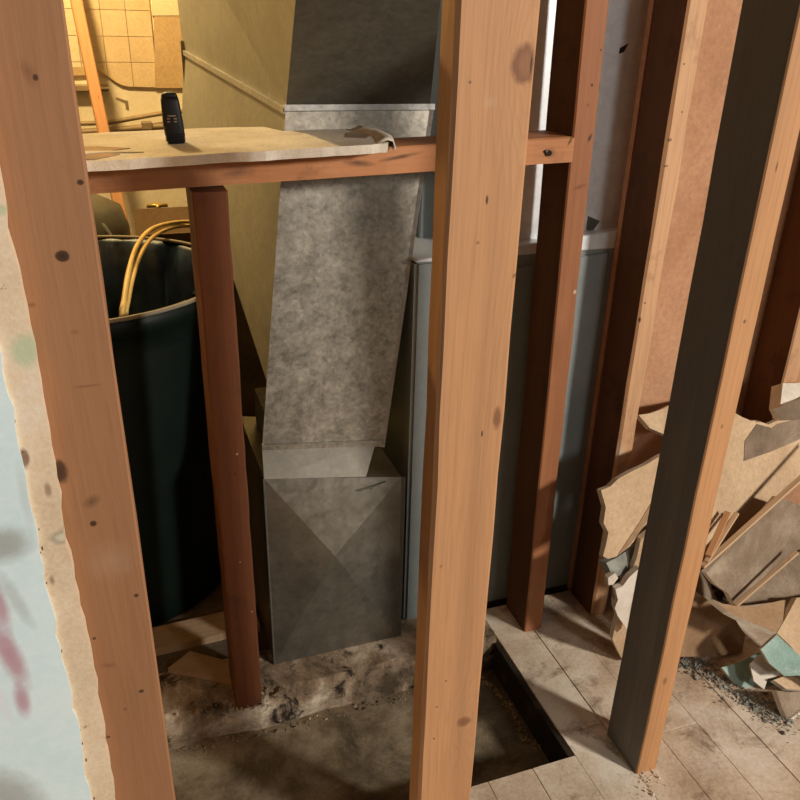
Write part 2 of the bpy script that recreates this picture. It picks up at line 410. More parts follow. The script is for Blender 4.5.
def patch(name, pts_px, y, th, mat, parent, sm=4):
    pts = [atY(px, py, y) for px, py in pts_px]
    pts = catmull(pts + [pts[0]], sm)[:-1]
    bm = bmesh.new(); poly_prism(bm, pts, Vector((0, th, 0)))
    o = from_bm(name, bm, [mat, mat]); child_world(o, parent); return o
yc = .7476
rr = random.Random(5)
for k in range(22):
    z = rr.uniform(.12, 1.0); xx = rr.uniform(-.1105, -.107)
    bm = bmesh.new(); n = 6; s = rr.uniform(.0005, .0014)
    poly_prism(bm, [(xx + s * math.cos(a) * .6, yc - .0002, z + s * 2.2 * math.sin(a)) for a in [2 * math.pi * q / n for q in range(n)]], Vector((0, .0006, 0)))
    o = from_bm('chip', bm, ['knot', 'knot']); child_world(o, wl)

# rear cellar wall
WB = 3.2
wb = struct(from_bm('wall_back', box_bm(-2.2, 3.2, WB, WB + .1, 0, TOP), 'cellarwall'), 'pale plaster cellar wall under yellow light')
def zcut(x):   # ragged lower edge of the tile bed, traced as height over x
    pts = [(atY(p[0], p[1], WB).x, atY(p[0], p[1], WB).z) for p in ((40, 76), (66, 76), (92, 73), (108, 76), (116, 82), (124, 86), (150, 87), (190, 87))]
    if x <= pts[0][0]: return pts[0][1]
    for a, b in zip(pts, pts[1:]):
        if a[0] <= x <= b[0]: return a[1] + (b[1] - a[1]) * (x - a[0]) / (b[0] - a[0])
    return pts[-1][1]
o0 = atY(103, 36, WB); sp = .0825
xr_lim = atY(153, 40, WB).x
for ci in range(-5, 2):
    for ri in range(-2, 7):
        xa = o0.x + ci * sp; xb = min(xa + sp, xr_lim); za = o0.z + ri * sp; zb = za + sp
        g_ = .0008
        xs = [xa + g_ + (xb - xa - 2 * g_) * q / 4 for q in range(5)]
        if zb - g_ <= max(zcut(q) for q in xs) + .004 or xb - xa < .01: continue
        bot = [Vector((q, WB - .012, max(za + g_, zcut(q)))) for q in xs]
        top = [Vector((q, WB - .012, zb - g_)) for q in (xs[-1], xs[0])]
        bm = bmesh.new(); poly_prism(bm, bot + top, Vector((0, .0125, 0)))
        o = from_bm('tile', bm, ['tile_pale' if ci <= -2 else 'tile'] * 2); o.parent = wb
def wall_panel(name, px, y, th, mat):
    bm = bmesh.new(); poly_prism(bm, [atY(a, b, WB - y) for a, b in px], Vector((0, th, 0)))
    o = from_bm(name, bm, [mat, mat]); o.parent = wb; return o
wall_panel('panel', [(154, 16), (192, 16), (192, 88), (155, 88)], .014, .0145, 'panel_beige')
wall_panel('panel', [(151, -70), (192, -70), (192, 15.5), (152.5, 15.5)], .016, .0165, 'tile_pale')
wall_panel('crack', [(116, 97), (128, 101), (129, 110), (126, 109), (125, 103), (116, 99)], .002, .0025, 'pipe')
wall_panel('edge_strip', [(40, 67), (94, 67), (106, 75), (92, 75), (40, 77)], .0135, .014, 'panel_beige')
# ------------------------------------------------------------ pipes and stick at the rear wall
def pipe(label, px, y, r, mat='pipe', name='pipe'):
    bm = bmesh.new(); pts = catmull([atY(a, b, y) for a, b in px], 6); tube_bm(bm, pts, r, 10)
    o = from_bm(name, bm, mat, smooth=True); return o
p1 = empty('conduit', atY(100, 131, WB - .03)); tag(p1, 'straight grey conduit pipe clipped low along the yellow-lit wall', 'pipe')
c1 = pipe('', [(20, 135), (100, 131), (150, 127), (200, 124), (260, 121)], WB - .03, .011); child_world(c1, p1); c1.name = 'tube'
bm = box_bm(-.018, .018, -.012, .025, -.012, .014, .002); o = from_bm('clip', bm, 'pipe', None, atY(147, 126, WB - .035)); child_world(o, p1)
o2 = tag(pipe('', [(20, 124), (100, 123), (135, 118), (165, 113), (200, 110), (240, 108)], WB - .03, .008, 'pipe', 'cable'), 'thin sagging cable above the conduit on the yellow-lit wall', 'cable')
bk = empty('pipe_bracket', atY(92, 88, WB - .03)); tag(bk, 'small flat metal bracket screwed to the wall behind the leaning stick', 'bracket')
bm = box_bm(-.09, .055, -.01, .03, -.010, .010, .002); o = from_bm('plate', bm, 'pipe', None, atY(92, 88, WB - .03)); child_world(o, bk)
bm = box_bm(-.02, .05, -.014, .0, -.004, .004, .001); o = from_bm('slot', bm, 'tile_pale', None, atY(94, 88, WB - .035)); child_world(o, bk)
# leaning stick: foot on the cellar floor
a = atY(104, 134, 2.75); b = atY(74, -10, 2.95)
d = (a - b); foot = a + d * ((a.z - .012) / -d.z); tip = b - d * .5
bm = bmesh.new(); L = (tip - foot).length
bm = box_bm(-.017, .017, -.012, .012, 0, L, .003)
st = from_bm('wooden_stick', bm, 'stud_tan', None, foot); st.rotation_euler = (tip - foot).to_track_quat('Z', 'Y').to_euler()
tag(st, 'long thin wooden stick leaning at the yellow-lit rear wall', 'stick')

# ------------------------------------------------------------ STUDS
def stud(label, x0, x1, y0, y1, z0, z1, mats, lean=0.0, side=None, bevel=.0025, wane=0, seed=0, group=None, cat='stud', name='wall_stud'):
    """local origin at the base centre; slightly uneven sawn faces; side = material of the face looking to -X"""
    rnd = random.Random(seed)
    root = empty(name, ((x0 + x1) / 2, (y0 + y1) / 2, z0)); tag(root, label, cat, group)
    hx, hy, hz = (x1 - x0) / 2, (y1 - y0) / 2, z1 - z0
    bm = bmesh.new(); n = 26; rings = []
    base = [(-hx, -hy), (hx, -hy), (hx, hy), (-hx, hy)]
    def corner(i, j):
        (ax, ay) = base[i]; s = bevel * (1 + wane * rnd.random())
        # two points per corner = chamfer
        nx, ny = base[(i + 1) % 4]; px_, py_ = base[i - 1]
        def toward(qx, qy): 
            dx, dy = qx - ax, qy - ay; l = math.hypot(dx, dy); return (ax + dx / l * s, ay + dy / l * s)
        return [toward(px_, py_), toward(nx, ny)]
    for j in range(n + 1):
        z = hz * j / n; ring = []
        for i in range(4):
            jx, jy = rnd.uniform(-.0007, .0007), rnd.uniform(-.0007, .0007)
            for (qx, qy) in corner(i, j): ring.append(bm.verts.new((qx + jx + lean * z, qy + jy, z)))
        rings.append(ring)
    for a, b in zip(rings, rings[1:]):
        for k in range(8):
            f = bm.faces.new((a[k], a[(k + 1) % 8], b[(k + 1) % 8], b[k]))
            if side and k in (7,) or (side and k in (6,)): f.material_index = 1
    bm.faces.new(rings[0][::-1]); bm.faces.new(rings[-1])
    body = from_bm('timber', bm, [mats] + ([side] if side else []), root)
    return root
def mark_on(root, px, py, y, rx, rz, name='knot', mat='knot', th=.0012, n=14, ang=0):
    """flat oval mark on a face that looks to -Y"""
    p = atY(px, py, y); bm = bmesh.new(); ca, sa = math.cos(ang), math.sin(ang)
    ring = []
    for k in range(n):
        t = 2 * math.pi * k / n; u, v = rx * math.cos(t), rz * math.sin(t)
        ring.append(Vector((p.x + u * ca - v * sa, y - th, p.z + u * sa + v * ca)))
    poly_prism(bm, ring, Vector((0, th + .002, 0)))
    o = from_bm(name, bm, [mat, mat]); child_world(o, root); return o
# near wall: jamb stud, centre flat stud, sooty stud
add_marks(M['stud_left'], px_marks(FF, -.106, -.0155, [(62, 254, .0068, .0060, .95, HO, .15), (80, 180, .0034, .0030, .9, HO, .2), (35, 75, .0026, .0032, .9, HO, .2), (28, 70, .007, .014, .45, KN, .7, .4), (93, 522, .0040, .0042, .9, HO, .3),
    (91, 500, .012, .008, .55, HO, .8, .6), (60, 470, .008, .017, .9, HO, .3), (136, 594, .0034, .0032, .85, HO, .3), (94, 637, .0025, .0025, .8, HO, .3), (141, 690, .0040, .0034, .85, HO, .3), (108, 664, .011, .005, .55, KN, .8, -.3),
    (108, 736, .0028, .0024, .8, HO, .3), (31, 303, .005, .003, .6, KN, .6), (87, 384, .016, .002, .5, KN, .6), (125, 708, .003, .004, .5, KN, .5), (62, 440, .02, .05, .12, KN, .9), (110, 560, .03, .03, .22, WH, .9), (75, 330, .006, .004, .4, KN, .7)]))
s_left = stud('reddish flat stud beside the pale blue wall, with a dark bored hole', -.106, -.0155, FF, FF + .040, -.002, TOP, 'stud_left', seed=1, bevel=.002)
cx = (.327 + .416) / 2
kn = []
for px, py, amp, sx, sz in ((528, 62, .055, .030, .075), (500, 415, .035, .020, .16), (465, 722, .045, .022, .06), (478, 545, .018, .02, .22)):
    p = atY(px, py, FF); kn.append((p.x - cx, p.z, amp, sx, sz))
M['stud_center'] = wood('knotty_centre_stud_wood', (.53, .27, .128), dark=.62, light=1.06, grime_lo=.78, knots=kn)
add_marks(M['stud_center'], px_marks(FF, .327, .416, [(524, 62, .0160, .0225, .85, KN, .25), (526, 62, .0105, .015, .6, (.34, .16, .08), .4), (531, 62, .0018, .012, .8, HO, .4), (497, 416, .0065, .018, .75, KN, .35), (464, 721, .0135, .0115, .72, KN, .35),
    (487, 198, .0018, .0055, .85, HO, .3), (482, 432, .0016, .0055, .85, HO, .3), (470, 80, .0022, .0022, .7, HO, .4), (478, 241, .003, .0025, .6, KN, .5), (441, 565, .003, .003, .5, KN, .5), (446, 680, .002, .0018, .8, HO, .3),
    (437, 706, .002, .0018, .8, HO, .3), (434, 738, .002, .002, .8, HO, .3), (515, 274, .004, .0035, .7, KN, .4), (490, 100, .010, .008, .25, WH, .8)], ))
s_c = stud('wide knotty honey-coloured stud in front, centre of the picture', .327, .416, FF, FF + .040, -.002, TOP, 'stud_center', seed=2, bevel=.0035, wane=.5)
add_marks(M['stud_tan'], px_marks(FF, .731, .771, [(745, 320, .003, .0035, .7, HO, .4), (777, 165, .002, .008, .6, HO, .4), (722, 425, .003, .004, .6, KN, .4), (665, 680, .006, .010, .6, KN, .5)]))
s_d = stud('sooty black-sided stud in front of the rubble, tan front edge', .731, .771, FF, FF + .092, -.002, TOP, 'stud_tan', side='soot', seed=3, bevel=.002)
# rear wall
M['stud_short'] = add_marks(wood('dark_short_stud_wood', (.17, .062, .027), grime_amt=.6, grime_lo=.55), px_marks(FB - .018, .106, .1535, [(237, 452, .0024, .0024, .8, WH, .3), (235, 472, .002, .0026, .8, HO, .3), (252, 610, .002, .002, .8, WH, .3), (240, 560, .002, .002, .7, WH, .3)]))
s_s = stud('short red-brown cripple stud under the ledge rail, beside the bin', .106, .1535, FB - .018, FB + .070, -.004, .9435, 'stud_short', seed=4, bevel=.003)
M['stud_mid'] = wood('red_mid_stud_wood', (.36, .145, .062), grime_amt=.5, grime_lo=.6)
sh_ = .016   # this stud leans a little
add_marks(M['stud_mid'], [(a_[0], ) + a_[1:] for a_ in px_marks(FB, .7125, .7525, [(592, 85, .003, .003, .85, HO, .3), (590, 138, .0034, .008, .85, HO, .4, -.4), (588, 105, .004, .004, .6, KN, .5), (601, 50, .002, .002, .8, HO, .3), (580, 187, .016, .005, .7, KN, .6, .3),
    (575, 292, .0035, .0045, .85, WH, .3), (527, 596, .014, .022, .35, WH, .8), (556, 350, .02, .06, .4, KN, .9)])])
s_m = stud('reddish stud at the right end of the ledge rail, before the furnace', .7125, .7525, FB, FB + .089, 0, TOP, 'stud_mid', lean=-sh_, side='shade_side', seed=5, bevel=.0025)
add_marks(M['stud_pale'], px_marks(FB, .874, .912, [(684, 64, .002, .002, .8, HO, .3), (670, 140, .005, .0034, .7, HO, .5), (666, 166, .006, .0025, .7, HO, .5), (640, 320, .003, .006, .85, HO, .3), (645, 303, .0025, .0025, .8, HO, .3), (619, 455, .014, .035, .7, WH, .6), (682, 112, .002, .002, .8, HO, .3)]))
s_4 = stud('pale sawn-faced stud with dark side, right of the furnace cabinet', .874, .912, FB, FB + .089, 0, TOP, 'stud_pale', side='shade_side', seed=6, bevel=.003, wane=.8)
s_5 = stud('dark stud rising from the rubble at the right picture edge', 1.252, 1.290, FB, FB + .089, 0, TOP, 'stud_pale', side='shade_side', seed=8, bevel=.003)

# ledge rail (header) with the plasterboard on it
def zrail(x): return .943 + (x + .015) * .027
hx0, hx1 = -.13, .700
bm = bmesh.new(); n = 24; rings = []
rnd = random.Random(11)
for k in range(n + 1):
    x = hx0 + (hx1 - hx0) * k / n; zb = zrail(x); j = rnd.uniform(-.001, .001)
    rings.append([bm.verts.new((x, FB + .0 + j, zb + .001)), bm.verts.new((x, FB + j, zb + .037)), bm.verts.new((x, FB + .003, zb + .0395)), bm.verts.new((x, FB + .086, zb + .0395)), bm.verts.new((x, FB + .089, zb + .037)), bm.verts.new((x, FB + .089, zb + .001))])
for a, b in zip(rings, rings[1:]):
    for q in range(6): bm.faces.new((a[q], a[(q + 1) % 6], b[(q + 1) % 6], b[q]))
bm.faces.new(rings[0]); bm.faces.new(rings[-1][::-1])
M['rail'] = wood('rail_wood', (.46, .20, .085), axis=0, grime_amt=.7, grime_lo=.56)
rail = empty('ledge_rail', (.285, FB + .045, .95)); tag(rail, 'horizontal reddish timber rail carried by the short stud', 'rail')
add_marks(M['rail'], px_marks(FB, 0, 0, [(570, 141, .003, .010, .8, HO, .5, -.5), (400, 157, .04, .004, .75, HO, .6, .15), (358, 163, .03, .006, .7, HO, .7, -.1), (238, 172, .03, .012, .6, HO, .8, .1), (140, 178, .16, .05, .35, HO, .5), (550, 153, .012, .010, .5, HO, .7)]))  # the broad soft mark at left paints the centre stud's shadow
o = from_bm('timber', bm, 'rail'); child_world(o, rail)
mark_on(rail, 548, 153, FB, .0055, .0045, 'nail_head', 'hole', .003); mark_on(rail, 546, 151, FB - .002, .002, .002, 'nail_tip', 'nail', .003)

# plasterboard offcut on the rail
zb_ = lambda x: zrail(x) + .0398
front = [(-.09, 1.088), (-.03, 1.082), (.03, 1.079), (.10, 1.084), (.16, 1.088), (.20, 1.084), (.26, 1.088), (.33, 1.090), (.372, 1.094)]
rightE = [(.385, 1.12), (.392, 1.16), (.388, 1.20), (.395, 1.230), (.38, 1.255), (.33, 1.268)]
backE = [(.262, 1.270), (.245, 1.335), (.15, 1.35), (.05, 1.352), (-.02, 1.35), (-.09, 1.345)]
rnd = random.Random(21)
outline = []
pts = front + rightE + backE
for a, b in zip(pts, pts[1:] + pts[:1]):
    for q in range(4):
        t = q / 4; outline.append((a[0] + (b[0] - a[0]) * t + rnd.uniform(-.0015, .0015), a[1] + (b[1] - a[1]) * t + rnd.uniform(-.0018, .0018)))
bm = bmesh.new()
poly_prism(bm, [Vector((x, y, zb_(x) + .0125)) for x, y in outline], Vector((0, 0, -.0122)))
bd = empty('plasterboard_shelf', (.15, 1.2, zb_(.15))); tag(bd, 'loose greyish plasterboard strip laid on the timber rail as a ledge', 'board')
o = from_bm('board', bm, ['drywall', 'core']); child_world(o, bd)
# torn, curled paper lip on the right end and torn brown patch at the left
bm = bmesh.new(); cols = []
for k in range(9):
    t = k / 8; y = 1.10 + .14 * t; x0 = .372 + .014 * math.sin(t * 3.1); zz = zb_(x0) + .013
    cr = .012 + rnd.uniform(-.003, .003)
    cols.append([bm.verts.new((x0 - .012, y, zz)), bm.verts.new((x0 + .004, y + .002, zz + cr * .5)), bm.verts.new((x0 + .013, y + rnd.uniform(-.003, .003), zz + cr * .2)), bm.verts.new((x0 + .016, y, zz - cr * .9)), bm.verts.new((x0 + .012, y, zz - cr * 1.2))])
for a, b in zip(cols, cols[1:]):
    for q in range(4): bm.faces.new((a[q], b[q], b[q + 1], a[q + 1]))
o = from_bm('torn_lip', bm, 'whitepaper', smooth=True); child_world(o, bd)
sm_ = o.modifiers.new('thick', 'SOLIDIFY'); sm_.thickness = .002
for pp, mt in (([(-.06, 1.10), (-.01, 1.09), (.02, 1.12), (.0, 1.15), (.035, 1.17), (-.005, 1.2), (-.06, 1.21)], 'paper_brown'), ([(-.04, 1.13), (.0, 1.14), (.05, 1.125), (.03, 1.145), (-.02, 1.16)], 'drywall'), ([(.335, 1.17), (.36, 1.15), (.378, 1.18), (.372, 1.22), (.35, 1.215)], 'paper_grey')):
    bm = bmesh.new(); poly_prism(bm, [Vector((x, y, zb_(x) + .0134 + (.0006 if mt == 'drywall' else 0))) for x, y in pp], Vector((0, 0, -.001)))
    o = from_bm('torn_paper_or_shade', bm, [mt, mt]); child_world(o, bd)

# black handheld device on the ledge
dp = atZ(175, 143, zb_(.1) + .0125); dv = empty('handheld_device', dp)
dv.scale = (.82, .85, .84)
tag(dv, 'small black upright gadget with faded print standing on the plasterboard ledge', 'gadget')
def rounded_stack(secs, n=24):
    bm = bmesh.new(); rings = []
    for (hw, hd, z, ox) in secs:
        ring = []
        for k in range(n):
            t = 2 * math.pi * k / n; c, s = math.cos(t), math.sin(t); e = .45
            ring.append(bm.verts.new((ox + hw * math.copysign(abs(c) ** e, c), hd * math.copysign(abs(s) ** e, s), z)))
        rings.append(ring)
    for a, b in zip(rings, rings[1:]):
        for k in range(n): bm.faces.new((a[k], a[(k + 1) % n], b[(k + 1) % n], b[k]))
    bm.faces.new(rings[0][::-1]); bm.faces.new(rings[-1]); return bm
Hd = .079
o = from_bm('body', rounded_stack([(.0135, .011, 0, .002), (.0145, .012, .002, .002), (.0150, .012, .010, .0015), (.0162, .0125, .014, .001), (.0165, .013, .03, .0), (.0155, .012, .052, -.0012), (.0146, .011, .066, -.002), (.0135, .010, .072, -.0022)]), 'black', dv, smooth=True)
o = from_bm('cap', rounded_stack([(.0128, .0095, .072, -.0022), (.0130, .0098, .074, -.0022), (.0112, .0085, .0775, -.002), (.006, .005, .0795, -.002)]), 'black', dv, smooth=True)
for k in range(4):
    o = from_bm('grip_ridge', rounded_stack([(.0158, .0135, .0, .0015), (.0164, .0140, .0008, .0015), (.0158, .0135, .0016, .0015)]), 'black', dv, (0, 0, .004 + k * .0036))
for k, (w_, z_) in enumerate(((.0130, .046), (.0050, .0415), (.0050, .0415), (.0045, .037), (.0045, .037))):
    ox = 0 if k == 0 else (-.0055 if k % 2 else .0055)
    bm = box_bm(-w_ / 2 if k == 0 else -w_ / 2, w_ / 2, -.0006, .001, -.0006, .0006)
    o = from_bm('print_mark', bm, 'mark', dv, (ox - .0025, -.0128, z_ - .002))
bm = box_bm(-.002, .002, -.002, .002, 0, .0025, .0008); o = from_bm('button', bm, 'binrim', dv, (-.0125, -.004, .0712))

# ------------------------------------------------------------ SHEET METAL DUCT
YT, YBOT = 1.29, 1.25
FTL, FTR, FBR, FBL = atY(286, 107, YT), atY(430, 106, YT), atY(381, 445, YBOT), atY(262, 450, YBOT)
B1, B2, B3, B4 = atY(268, 385, 1.29), atY(237, 290, 1.50), atY(182, 130, 2.0), atY(183, 49, 2.0)
duct = empty('air_duct', (.32, 1.35, 0)); tag(duct, 'galvanized sheet metal air duct leaning down to a boxy floor boot', 'duct')
wvec = [FTR - FTL, FBR - FBL]
def side_pair(p, t): return p + Vector((wvec[0].x * (1 - t) + wvec[1].x * t, 0, 0))
Lp = [FTL, FBL, B1, B2, B3, B4]; Rp = [FTR, FBR] + [side_pair(p, t) for p, t in ((B1, 1), (B2, .8), (B3, .2), (B4, 0))]
bm = bmesh.new(); a = [bm.verts.new(p) for p in Lp]; b = [bm.verts.new(p) for p in Rp]
f = bm.faces.new(a); f.material_index = 1; bm.faces.new(b[::-1]).material_index = 1
for k in range(6): 
    q = bm.faces.new((a[k], b[k], b[(k + 1) % 6], a[(k + 1) % 6])); q.material_index = 0
bmesh.ops.triangulate(bm, faces=[f for f in bm.faces if len(f.verts) > 4])
o = from_bm('lower_section', bm, ['galv', 'galv_side']); child_world(o, duct)
# upper section leans out towards the viewer as it rises
UTL, UTR = atY(296, -4, 1.07), atY(441, -4, 1.07)
e1 = (UTL - FTL) * 1.3; e2 = (UTR - FTR) * 1.3
B5 = B4 + Vector((-.01, 0, .30))
up = Vector((0, 0, .0005))
L2 = [FTL + up, B4 + up, B5, FTL + e1]; R2 = [FTR + up, side_pair(B4, 0) + up, side_pair(B5, 0), FTR + e2]
bm = bmesh.new(); a = [bm.verts.new(p) for p in L2]; b = [bm.verts.new(p) for p in R2]
bm.faces.new(a).material_index = 1; bm.faces.new(b[::-1]).material_index = 1
for k in range(4): bm.faces.new((a[k], b[k], b[(k + 1) % 4], a[(k + 1) % 4])).material_index = 0
bmesh.ops.triangulate(bm, faces=[f for f in bm.faces])
o = from_bm('upper_section', bm, ['galv_dark', 'galv_side']); child_world(o, duct)  # shade of the down-facing front is put into the dark metal colour
o = from_bm('riser', box_bm(.275, .455, 1.36, 1.90, 1.24, TOP, .002), 'galv_side'); child_world(o, duct)  # unseen riser, added to keep the bulb's light off the sooty stud
def strip(p, q, wz, out, mat, name, parent):
    """folded metal strip from p to q, wz tall, standing proud along out"""
    bm = bmesh.new(); d = Vector((0, 0, wz)); ov = Vector(out)
    A = [bm.verts.new(v) for v in (p - ov * .3, p + ov, p + ov - d, p - ov * .3 - d)]; B_ = [bm.verts.new(v) for v in (q - ov * .3, q + ov, q + ov - d, q - ov * .3 - d)]
    bm.faces.new(A); bm.faces.new(B_[::-1])
    for k in range(4): bm.faces.new((A[k], B_[k], B_[(k + 1) % 4], A[(k + 1) % 4]))
    o = from_bm(name, bm, mat); child_world(o, parent); return o
strip(FTL + Vector((-.004, 0, .004)), FTR + Vector((.006, 0, .004)), .009, (0, -.007, 0), 'cleat', 'slip_cleat', duct)
strip(FTL, B4, .010, (-.005, -.003, 0), 'cleat', 'drive_cleat', duct)
strip(FTR + (FBR - FTR) * .0, FBR, .004, (.006, -.003, 0), 'cleat', 'corner_seam', duct)
strip(FBL + Vector((0, 0, .012)), FBR + Vector((0, 0, .012)), .013, (0, -.004, 0), 'galv', 'bottom_flange', duct)
pA, pB = B3 + Vector((.004, -.01, .14)), B3 + Vector((.004, -.01, .015))
strip(pA + Vector((.010, 0, .05)), pA + Vector((.020, .0, .05)), .19, (-.002, -.006, 0), 'galv', 'hanger_strap', duct)
# floor boot with cross-broken front
bx0, bx1, by, bz0 = .195, .452, 1.2145, .0005
zl, zr = .428, .386
ap = atY(335, 556, by - .034)
bm = bmesh.new()
vv = {n_: bm.verts.new(p) for n_, p in dict(a=(bx0, by, bz0), b=(bx1, by, bz0), c=(bx1, by, zr), d=(bx0, by, zl), e=(ap.x, by - .034, ap.z),
      A=(bx0, 1.47, bz0), B=(bx1, 1.47, bz0), C=(bx1, 1.47, zr), D=(bx0, 1.47, zl)).items()}
for fc in ('abe', 'bce', 'cde', 'dae', 'bBCc', 'aAD', 'aDd', 'ABCD'[::-1], 'cCD', 'cDd', 'abBA'):
    bm.faces.new([vv[q] for q in fc])
boot = from_bm('floor_boot', bm, 'boot'); child_world(boot, duct)
bm = bmesh.new()
q1, q2 = Vector((bx0, by - .001, zl)), atY(366, 489, by - .001)
q2.z = zl + (zr - zl) * (q2.x - bx0) / (bx1 - bx0) + .002
q3, q4 = FBR + Vector((-.012, -.002, .004)), FBL + Vector((0, -.002, .004))
poly_prism(bm, [q1, q2, q3, q4], Vector((0, .003, .0)))
o = from_bm('collar', bm, ['collar', 'collar']); child_world(o, duct)
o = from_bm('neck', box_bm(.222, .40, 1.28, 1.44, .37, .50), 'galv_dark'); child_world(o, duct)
strip(Vector((bx0, by, zl)), Vector((bx0 + .002, by, zl)), zl - .001, (-.002, -.001, 0), 'galv_dark', 'edge_fold', duct)
strip(Vector((bx1, by, zr)), Vector((bx1 + .002, by, zr)), zr - .001, (.006, -.002, 0), 'galv_dark', 'edge_fold', duct)
# torn tab at the top edge and hole
for pp, mt in (([(354, 491), (360, 489), (372, 486), (386, 482), (373, 487.5), (371.5, 491), (370, 488.5), (361, 491), (357.5, 498), (357, 493)], 'galv_dark'), ([(309, 504), (311, 504), (312, 510), (310, 511)], 'hole')):
    bm = bmesh.new(); pts = [atY(x, y, by - .006) for x, y in pp]; poly_prism(bm, pts, Vector((0, .004, 0)))
    o = from_bm('tear', bm, [mt, mt]); child_world(o, duct)

# ------------------------------------------------------------ FURNACE
fx0, fx1, fy = .481, .884, 1.250
fr = empty('furnace_cabinet', (.68, 1.45, 0)); tag(fr, 'grey furnace cabinet with bright sheet metal plenum behind the studs', 'furnace')
ztl, ztr = .787, .815
def prism8(name, x0, x1, y0, y1, z0, zt0, zt1, mat, parent, bev=.004, segs=2):
    bm = box_bm(x0, x1, y0, y1, z0, z0 + 1)
    for v in bm.verts:
        if v.co.z > z0 + .5: v.co.z = zt0 if v.co.x < (x0 + x1) / 2 else zt1
    bmesh.ops.bevel(bm, geom=list(bm.edges), offset=bev, segments=segs, affect='EDGES')
    o = from_bm(name, bm, mat); child_world(o, parent); return o
prism8('cabinet', fx0, fx1, fy, 1.95, .0005, ztl, ztr, 'furnace', fr, .006, 3)
prism8('door_panel', fx0 + .09, fx1 - .02, fy - .004, fy + .01, .03, ztl - .03, ztr - .035, 'furnace', fr, .002, 1)
prism8('top_rim', fx0 - .001, fx1 + .003, fy - .002, 1.96, ztl - .001, ztl + .004, ztr + .004, 'plenum', fr, .0015, 1)
prism8('plenum', .600, .915, 1.274, 1.9, ztl + .004, 1.9, 1.9, 'plenum', fr, .004, 2)
prism8('filter_rack', .534, .6005, 1.375, 1.85, ztl + .004, 1.5, 1.5, 'furnace', fr, .003, 1)
# tear in the plenum
for pp, mt in (([(620, 48), (629, 43), (624, 52), (619, 54)], 'hole'), ([(588, 216), (600, 221), (592, 232), (586, 230)], 'galv_dark')):
    bm = bmesh.new(); poly_prism(bm, [atY(x, y, 1.2735) for x, y in pp], Vector((0, .002, 0))); o = from_bm('tear', bm, [mt, mt]); child_world(o, fr)

# ------------------------------------------------------------ BIN
bc = Vector((-.085, 1.645, 0)); bn = empty('trash_bin', bc); tag(bn, 'tall dark green plastic rubbish bin behind the short stud', 'bin')
prof = [(0, .004), (.235, .004), (.252, .0), (.260, .012), (.268, .12), (.277, .28), (.288, .46), (.297, .62), (.300, .66), (.3035, .662), (.3035, .692), (.300, .694)]
o = from_bm('shell', lathe_bm(prof, 64), 'bin', bn, smooth=True)
o = from_bm('rim', lathe_bm([(.300, .692), (.304, .692), (.3055, .694), (.3055, .697), (.304, .699), (.300, .699), (.2985, .697), (.2985, .694), (.300, .692)], 64), 'binrim', bn, smooth=True)
rl = random.Random(4); ph = [rl.uniform(0, 6.28) for _ in range(8)]
def wob(t, j):
    a = 2 * math.pi * t; return -.010 * abs(j - 1) ** .5 * (math.sin(9 * a + ph[0]) + .7 * math.sin(17 * a + ph[1] + j * .6) + .5 * math.sin(31 * a + ph[2])) - .012
o = from_bm('liner_bag', lathe_bm([(.300, .694), (.289, .690), (.282, .62), (.274, .5), (.262, .36), (.25, .22), (.2, .12), (.1, .10), (.01, .10)], 120, wob), 'liner', bn, smooth=True)
# hoses over the rim
hs1 = [atY(122, 318, 1.44), atY(124, 300, 1.46), atY(129, 270, 1.55), atY(138, 244, 1.66), atY(152, 229, 1.8), atY(172, 223, 1.96), atY(195, 222, 2.06), atY(225, 226, 2.12)]
hs2 = [atY(126, 318, 1.45), atY(128, 300, 1.47), atY(134, 272, 1.56), atY(144, 248, 1.67), atY(157, 234, 1.81), atY(175, 227, 1.97), atY(195, 226, 2.08), atY(225, 231, 2.14)]
for hs, lb in ((hs1, 'thin tan hose looping out of the bin, the upper of two'), (hs2, 'thin tan hose looping out of the bin, the lower of two')):
    hs = [hs[0] + Vector((0, .06, -.30)), hs[0] + Vector((0, .03, -.1))] + hs
    bm = bmesh.new(); tube_bm(bm, catmull(hs, 8), .0048, 10)
    o = from_bm('hose', bm, 'hose', smooth=True); tag(o, lb, 'hose', 'hoses in the bin')
# things behind the bin
tk = empty('metal_tank', (-.135, 2.47, 0)); tag(tk, 'dull olive metal tank standing behind the bin', 'tank')
o = from_bm('shell', lathe_bm([(0, 0), (.17, 0), (.18, .02), (.18, .60), (.165, .655), (.10, .69), (0, .70)], 40), 'olive', tk, smooth=True)
bm = bmesh.new(); tube_bm(bm, catmull([(.02, -.10, .68), (.08, -.12, .66), (.13, -.13, .58), (.15, -.14, .40)], 6), .008, 8); o = from_bm('pipe', bm, 'cleat', tk, smooth=True)
vp_ = atY(158, 213, 2.5); vl = empty('brass_valve', (vp_.x, vp_.y, 0)); tag(vl, 'brass tap with cross handle on a riser pipe behind the bin', 'valve')
bm = bmesh.new(); tube_bm(bm, [(0, 0, 0), (0, 0, vp_.z)], .011, 10); o = from_bm('riser', bm, 'brass', vl, smooth=True)
bm = bmesh.new(); tube_bm(bm, [(-.03, 0, vp_.z + .022), (.03, 0, vp_.z + .022)], .006, 8); tube_bm(bm, [(0, -.03, vp_.z + .022), (0, .03, vp_.z + .022)], .006, 8); o = from_bm('handle', bm, 'brass', vl, smooth=True)
bm = bmesh.new(); tube_bm(bm, [(0, 0, vp_.z - .02), (0, 0, vp_.z + .022)], [.017, .008], 10); o = from_bm('bonnet', bm, 'brass', vl, smooth=True)
crate = empty('cardboard_box', (.245, 2.30, 0)); tag(crate, 'brown cardboard box with open flaps behind the bin and hoses', 'box')
